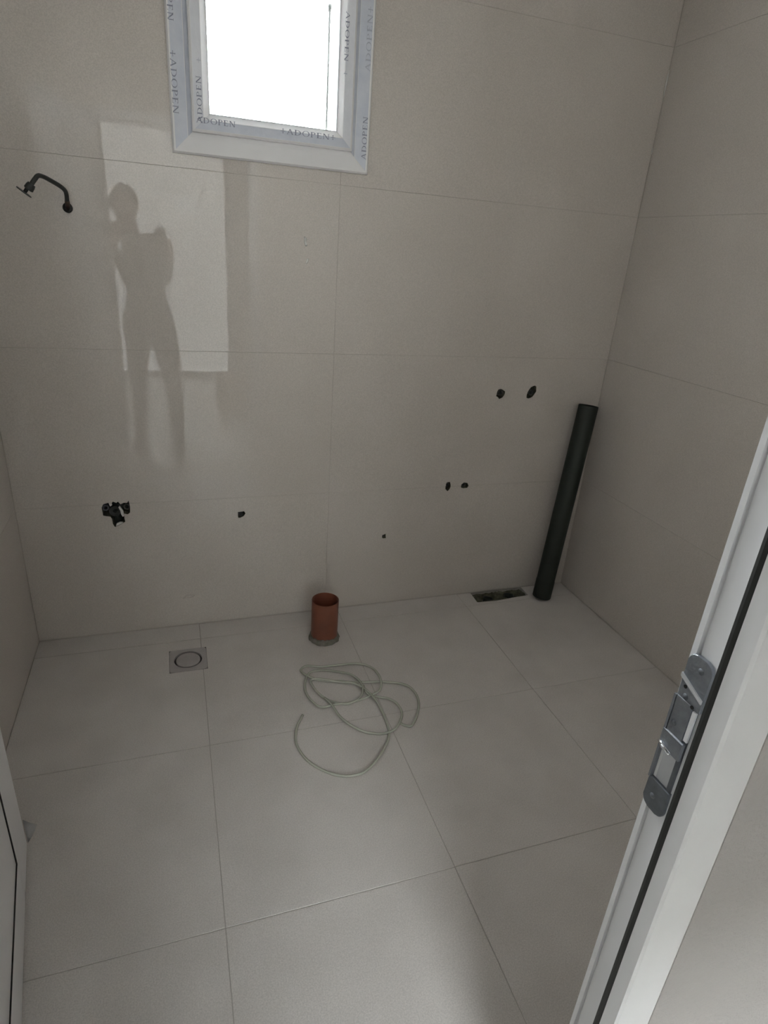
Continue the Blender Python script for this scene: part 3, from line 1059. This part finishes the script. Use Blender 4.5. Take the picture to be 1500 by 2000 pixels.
# ------------------------------------------------------------------ rough opening in the floor at the wall
so = tag(empty('floor_opening', (1.445, 2.245, -.04)), 'rough rectangular floor cut-out with mortar and two pipe ends', 'floor cut-out')
bm = bmesh.new()
NX, NY = 30, 12
grid = {}
for i in range(NX + 1):
    for j in range(NY + 1):
        x = 1.304 + .282 * i / NX
        y = 2.198 + .092 * j / NY
        z = -.013 + random.uniform(-.004, .005)
        for cx, cy, rx, ry in ((1.382, 2.245, .042, .030), (1.503, 2.252, .042, .027)):
            q = ((x - cx) / rx) ** 2 + ((y - cy) / ry) ** 2
            if q < 1:
                z -= .026 * (1 - q) ** .5
        grid[i, j] = bm.verts.new((x, y, z))
for i in range(NX):
    for j in range(NY):
        bm.faces.new((grid[i, j], grid[i + 1, j], grid[i + 1, j + 1], grid[i, j + 1]))
obj('mortar_bed', bm, 'mortar_shade', so, True)
for cx, cy in ((1.382, 2.245), (1.503, 2.252)):
    bm = bmesh.new()
    rr = lathe(bm, [(.021, -.02), (.024, -.02), (.024, .0), (.021, .0)], (cx, cy, -.012), (.1, .15, 1), 22, True)
    obj('pipe_end', bm, 'plug', so, 'auto')
bm = bmesh.new()
edge = [(1.318, 2.204), (1.40, 2.199), (1.45, 2.206)]
tube(bm, [(x, y, -.004) for x, y in edge], [.003, .005, .002], 8)
obj('mortar_lump', bm, 'mortar', so, True)

# ------------------------------------------------------------------ hose lying in loops on the floor
HC = [(232, 1265), (185, 1370), (170, 1480), (195, 1565), (275, 1665), (400, 1742), (530, 1790), (650, 1806), (770, 1782), (860, 1705),
      (935, 1600), (985, 1500), (1000, 1420), (985, 1350), (950, 1260), (890, 1150), (800, 1050), (690, 985), (560, 960), (440, 955), (330, 935),
      (255, 905), (215, 870), (270, 835), (400, 838), (560, 815), (720, 800), (840, 835), (905, 905), (930, 985), (915, 1050), (850, 1085),
      (760, 1120), (640, 1150), (520, 1165), (410, 1195), (330, 1160), (265, 1080), (255, 980), (290, 890), (380, 860), (520, 870), (660, 905),
      (745, 975), (765, 1050), (735, 1115), (640, 1160), (540, 1150), (430, 1110), (345, 1040), (305, 960), (400, 950), (560, 972), (760, 968),
      (920, 962), (1050, 972), (1160, 1003), (1232, 1075), (1262, 1160), (1248, 1265), (1205, 1350), (1150, 1352), (1095, 1330)]
HC2 = [(425, 1110), (495, 1185), (560, 1280), (650, 1350), (760, 1402), (860, 1420), (960, 1422), (1050, 1390), (1100, 1320), (1112, 1250),
       (1072, 1170), (1000, 1118), (900, 1095), (810, 1070), (770, 1000)]
HR = .0042


def hose_path(raw, zoff):
    pts = []
    for i, (x, y) in enumerate(raw):
        p = on_floor(540 + x / 4.547, 1120 + y / 4.547, HR)
        pts.append(Vector((p.x, p.y, HR + zoff * (0.5 + .5 * math.sin(i * .9)))))
    return spline(pts, 6)


hose = empty('hose', on_floor(690, 1390))
hose.location.z = 0
tag(hose, 'thin pale greenish hose lying in loose loops on the floor', 'hose')
bm = bmesh.new()
tube(bm, hose_path(HC, .007), HR, 8)
obj('hose_run', bm, 'hose', hose, True)
bm = bmesh.new()
tube(bm, hose_path(HC2, .007), HR, 8)
obj('hose_run', bm, 'hose', hose, True)

# ------------------------------------------------------------------ cardboard box in the hall (seen in the wall's reflection)
cb = tag(empty('cardboard_box', (.50, -1.35, 0)), 'brown cardboard box on the hall floor, mirrored in the tiles', 'box')
bx('carton', .385, .635, -1.50, -1.24, 0.001, .295, 'card', cb, .003)
bm = bmesh.new()
for s in (-1, 1):
    vs = box(bm, .385, .635, 0, .12, 0, .003)
    for v in vs:
        y, z = v.co.y, v.co.z
        a = math.radians(158)
        yy = y * math.cos(a) - z * math.sin(a)
        zz = y * math.sin(a) + z * math.cos(a)
        v.co.y = (-1.24 - .0 + yy) if s > 0 else (-1.50 - yy)
        v.co.z = .297 + zz
obj('flaps', bm, 'card', cb)
bx('tape', .485, .535, -1.2405, -1.2385, .15, .294, 'tape', cb)


# ------------------------------------------------------------------ the photographer (seen in the wall's reflection)
def limb(bm, pts, radii, seg=14, steps=5):
    """closed tapering tube with rounded ends through the joints"""
    pts = [Vector(p) for p in pts]
    dense = spline(pts, steps)
    rr = []
    for i in range(len(pts) - 1):
        for k in range(steps):
            t = k / steps
            t = t * t * (3 - 2 * t)
            rr.append(radii[i] * (1 - t) + radii[i + 1] * t)
    rr.append(radii[-1])
    d0 = (dense[0] - dense[1]).normalized()
    d1 = (dense[-1] - dense[-2]).normalized()
    a = [(dense[0] + d0 * rr[0] * s_, rr[0] * c_) for s_, c_ in ((.98, .2), (.80, .6), (.45, .89))]
    b = [(dense[-1] + d1 * rr[-1] * s_, rr[-1] * c_) for s_, c_ in ((.45, .89), (.80, .6), (.98, .2))]
    allp = a + list(zip(dense, rr)) + b
    tube(bm, [p for p, r in allp], [r for p, r in allp], seg)


def loft(bm, secs, seg=28, steps=4):
    """closed stack of level ellipses (x, y, z, rx, ry)"""
    A = spline([Vector(s_[:3]) for s_ in secs], steps)
    B = spline([Vector((s_[3], s_[4], 0)) for s_ in secs], steps)
    rings = []
    for p, r in zip(A, B):
        rings.append([bm.verts.new((p.x + r.x * math.cos(2 * math.pi * k / seg), p.y + r.y * math.sin(2 * math.pi * k / seg), p.z)) for k in range(seg)])
    for a, c in zip(rings, rings[1:]):
        for k in range(seg):
            bm.faces.new((a[k], a[(k + 1) % seg], c[(k + 1) % seg], c[k]))
    bm.faces.new(rings[0][::-1])
    bm.faces.new(rings[-1])


body = bmesh.new()
# trunk, from hips to the root of the neck; the upper body is turned and narrow as seen from the wall
loft(body, [(-.158, -.31, .79, .10, .08), (-.158, -.31, .84, .174, .118), (-.156, -.31, .94, .172, .122), (-.152, -.31, 1.04, .142, .115), (-.150, -.305, 1.14, .126, .112),
            (-.146, -.30, 1.27, .128, .128), (-.152, -.30, 1.38, .138, .118), (-.175, -.295, 1.45, .108, .095), (-.205, -.29, 1.495, .062, .065), (-.215, -.287, 1.51, .04, .045)])
# neck and head
limb(body, [(-.200, -.292, 1.44), (-.228, -.286, 1.51), (-.243, -.280, 1.58)], [.062, .056, .056])
loft(body, [(-.244, -.252, 1.538, .018, .022), (-.244, -.255, 1.548, .042, .050), (-.245, -.262, 1.585, .062, .076), (-.247, -.270, 1.635, .072, .092), (-.247, -.276, 1.685, .077, .099),
            (-.247, -.280, 1.730, .070, .090), (-.247, -.281, 1.762, .044, .060), (-.247, -.281, 1.773, .016, .022)])
WR = Vector((.022, -.085, 1.385))
WLF = Vector((-.326, -.110, 1.405))
limb(body, [(-.105, -.29, 1.430), (-.048, -.295, 1.335), (-.024, -.270, 1.220)], [.076, .064, .050])
limb(body, [(-.024, -.270, 1.220), (-.006, -.180, 1.300), WR], [.050, .042, .029])
limb(body, [(-.205, -.275, 1.415), (-.205, -.215, 1.310), (-.250, -.165, 1.190)], [.062, .052, .044])
limb(body, [(-.250, -.165, 1.190), (-.296, -.132, 1.300), WLF], [.044, .036, .027])
limb(body, [(-.075, -.31, .88), (-.036, -.30, .68), (-.012, -.285, .50), (-.006, -.305, .30), (.000, -.315, .10)], [.105, .090, .068, .060, .050])
limb(body, [(-.232, -.31, .88), (-.244, -.30, .68), (-.256, -.285, .50), (-.262, -.305, .30), (-.266, -.315, .10)], [.098, .080, .060, .054, .047])


PC = CAM - FWD * .016 - UPV * .050 - RGT * .026        # middle of the phone


def ph(r, u, f):
    return PC + RGT * r + UPV * u + FWD * f


def chain(pts, radii):
    limb(body, pts, radii, 10, 3)


# right hand: palm along the phone's edge, four fingers behind it, thumb over the screen
wr = WR
chain([wr, (wr + ph(.068, -.07, -.02)) / 2, ph(.069, -.060, -.020), ph(.062, -.025, -.016)], [.026, .028, .027, .018])
for k, (uu, ln) in enumerate(((-.004, .052), (-.024, .060), (-.044, .057), (-.063, .046))):
    chain([ph(.062, uu, -.008), ph(.058, uu + .002, .012), ph(.040, uu + .003, .0205), ph(.058 - ln, uu + .004, .0145)], [.0105, .0098, .009, .0078])
chain([ph(.060, -.062, -.022), ph(.056, -.038, -.030), ph(.040, -.014, -.026), ph(.022, .002, -.0155)], [.014, .0115, .010, .0085])
# left hand raised beside the face, lightly curled
wl = WLF
dn = Vector((.10, .05, 1)).normalized()
sd = Vector((.85, -.25, .25)).normalized()
inn = dn.cross(sd).normalized()
if inn.x < 0:
    inn = -inn
pal = wl + dn * .062
chain([wl, wl + dn * .03, pal, wl + dn * .088], [.026, .028, .030, .024])
for k, (s_, ln) in enumerate(((.026, .070), (.009, .078), (-.009, .073), (-.025, .058))):
    b0 = wl + dn * .085 + sd * s_
    chain([b0 - dn * .02, b0 + dn * ln * .35 + inn * .004, b0 + dn * ln * .72 + inn * .017, b0 + dn * ln * .93 + inn * .034], [.0105, .0098, .009, .0078])
chain([wl + dn * .03 + sd * .022, wl + dn * .055 + sd * .043 + inn * .010, wl + dn * .085 + sd * .048 + inn * .022, wl + dn * .105 + sd * .044 + inn * .030], [.013, .0115, .010, .0085])
# nose and ears
HCN = Vector((-.247, -.272, 1.655))
chain([HCN + Vector((0, .070, .022)), HCN + Vector((0, .100, -.012)), HCN + Vector((0, .084, -.024))], [.010, .013, .010])
for s in (-1, 1):
    chain([HCN + Vector((s * .070, -.008, .022)), HCN + Vector((s * .088, -.020, .010)), HCN + Vector((s * .078, -.010, -.026))], [.010, .012, .008])

bm = body
bmesh.ops.recalc_face_normals(bm, faces=bm.faces)
me = bpy.data.meshes.new('person')
bm.to_mesh(me)
bm.free()
tmp = bpy.data.objects.new('tmp', me)
COL.objects.link(tmp)
rm = tmp.modifiers.new('r', 'REMESH')
rm.mode = 'VOXEL'
rm.voxel_size = .0065
sm = tmp.modifiers.new('sm', 'SMOOTH')
sm.factor = .5
sm.iterations = 2
dg = bpy.context.evaluated_depsgraph_get()
pme = bpy.data.meshes.new_from_object(tmp.evaluated_get(dg))
bpy.data.objects.remove(tmp)
pme.materials.clear()
for k in ('jacket', 'trousers', 'skin'):
    pme.materials.append(M[k])
hand_r, hand_l = ph(.045, -.03, 0), wl + dn * .075
for p in pme.polygons:
    p.use_smooth = True
    c = p.center
    if c.z > 1.505 and abs(c.x + .245) < .13 and c.y > -.42 and (c.z > 1.54 or abs(c.x + .236) < .075):
        p.material_index = 2
    elif (c - hand_r).length < .094 or (c - hand_l).length < .082:
        p.material_index = 2
    elif c.z < .86:
        p.material_index = 1
    else:
        p.material_index = 0
person = bpy.data.objects.new('person', pme)
COL.objects.link(person)
tag(person, 'person in dark jacket holding up a phone, mirrored in the tiles', 'person')
bvh = BVHTree.FromObject(person, bpy.context.evaluated_depsgraph_get())
# hair
bm = bmesh.new()
bmesh.ops.create_uvsphere(bm, u_segments=28, v_segments=18, radius=1.0)
for v in list(bm.verts):
    if v.co.z < -.30 or (v.co.y > .55 and v.co.z < .50):
        bm.verts.remove(v)
for v in bm.verts:
    k = 1 + .02 * math.sin(v.co.x * 23) * math.cos(v.co.y * 19)
    v.co = Vector((-.247 + v.co.x * .094 * k, -.280 + v.co.y * .108 * k, 1.682 + v.co.z * .108 * k))
bmesh.ops.solidify(bm, geom=list(bm.faces), thickness=.012)
obj('hair', bm, 'hair', person, True)
for s in (-1, 1):
    bm = bmesh.new()
    bmesh.ops.create_uvsphere(bm, u_segments=12, v_segments=8, radius=.0105)
    e = bvh.ray_cast(Vector((-.247 + s * .032, .3, 1.668)), Vector((0, -1, 0)))[0]
    bmesh.ops.translate(bm, verts=bm.verts, vec=(e.x, e.y - .004, e.z))
    obj('eye', bm, 'eye', person, True)
bm = bmesh.new()
bmesh.ops.create_uvsphere(bm, u_segments=14, v_segments=8, radius=1)
e = bvh.ray_cast(Vector((-.245, .3, 1.592)), Vector((0, -1, 0)))[0]
for v in bm.verts:
    v.co = Vector((e.x + v.co.x * .024, e.y + v.co.y * .006 - .001, e.z + v.co.z * .006))
obj('mouth', bm, 'lip', person, True)
for ax_, s in ((.000, 1), (-.266, -1)):
    q = [(ax_, -.355, .048, .043), (ax_, -.300, .052, .046), (ax_ + s * .012, -.215, .042, .046), (ax_ + s * .022, -.135, .034, .040), (ax_ + s * .026, -.095, .031, .030)]
    bm = bmesh.new()
    limb(bm, [(x, y, z) for x, y, z, r in q], [r for x, y, z, r in q], 16, 4)
    bmesh.ops.recalc_face_normals(bm, faces=bm.faces)
    sme = bpy.data.meshes.new('shoe')
    bm.to_mesh(sme)
    bm.free()
    for v in sme.vertices:
        v.co.z = max(v.co.z, .001)
    for p in sme.polygons:
        p.use_smooth = True
    link('shoe', sme, 'shoe', person)

# phone held at the camera's place
phone = empty('phone', PC)
tag(phone, 'black phone held up in front of the chest, mirrored in the tiles', 'phone')


def phone_part(name, r0, r1, u0, u1, f0, f1, m, bev=0.0):
    bm = bmesh.new()
    vs = box(bm, r0, r1, u0, u1, f0, f1)
    if bev:
        bmesh.ops.bevel(bm, geom=list(bm.edges), offset=bev, segments=2, affect='EDGES')
    for v in bm.verts:
        v.co = ph(v.co.x, v.co.y, v.co.z)
    return obj(name, bm, m, phone, 'auto')


phone_part('case', -.037, .037, -.078, .078, -.004, .004, 'phone', .003)
phone_part('screen', -.034, .034, -.074, .074, -.0046, -.0038, 'glass')
phone_part('camera_bump', .006, .034, .030, .072, .0038, .0058, 'phone', .0008)
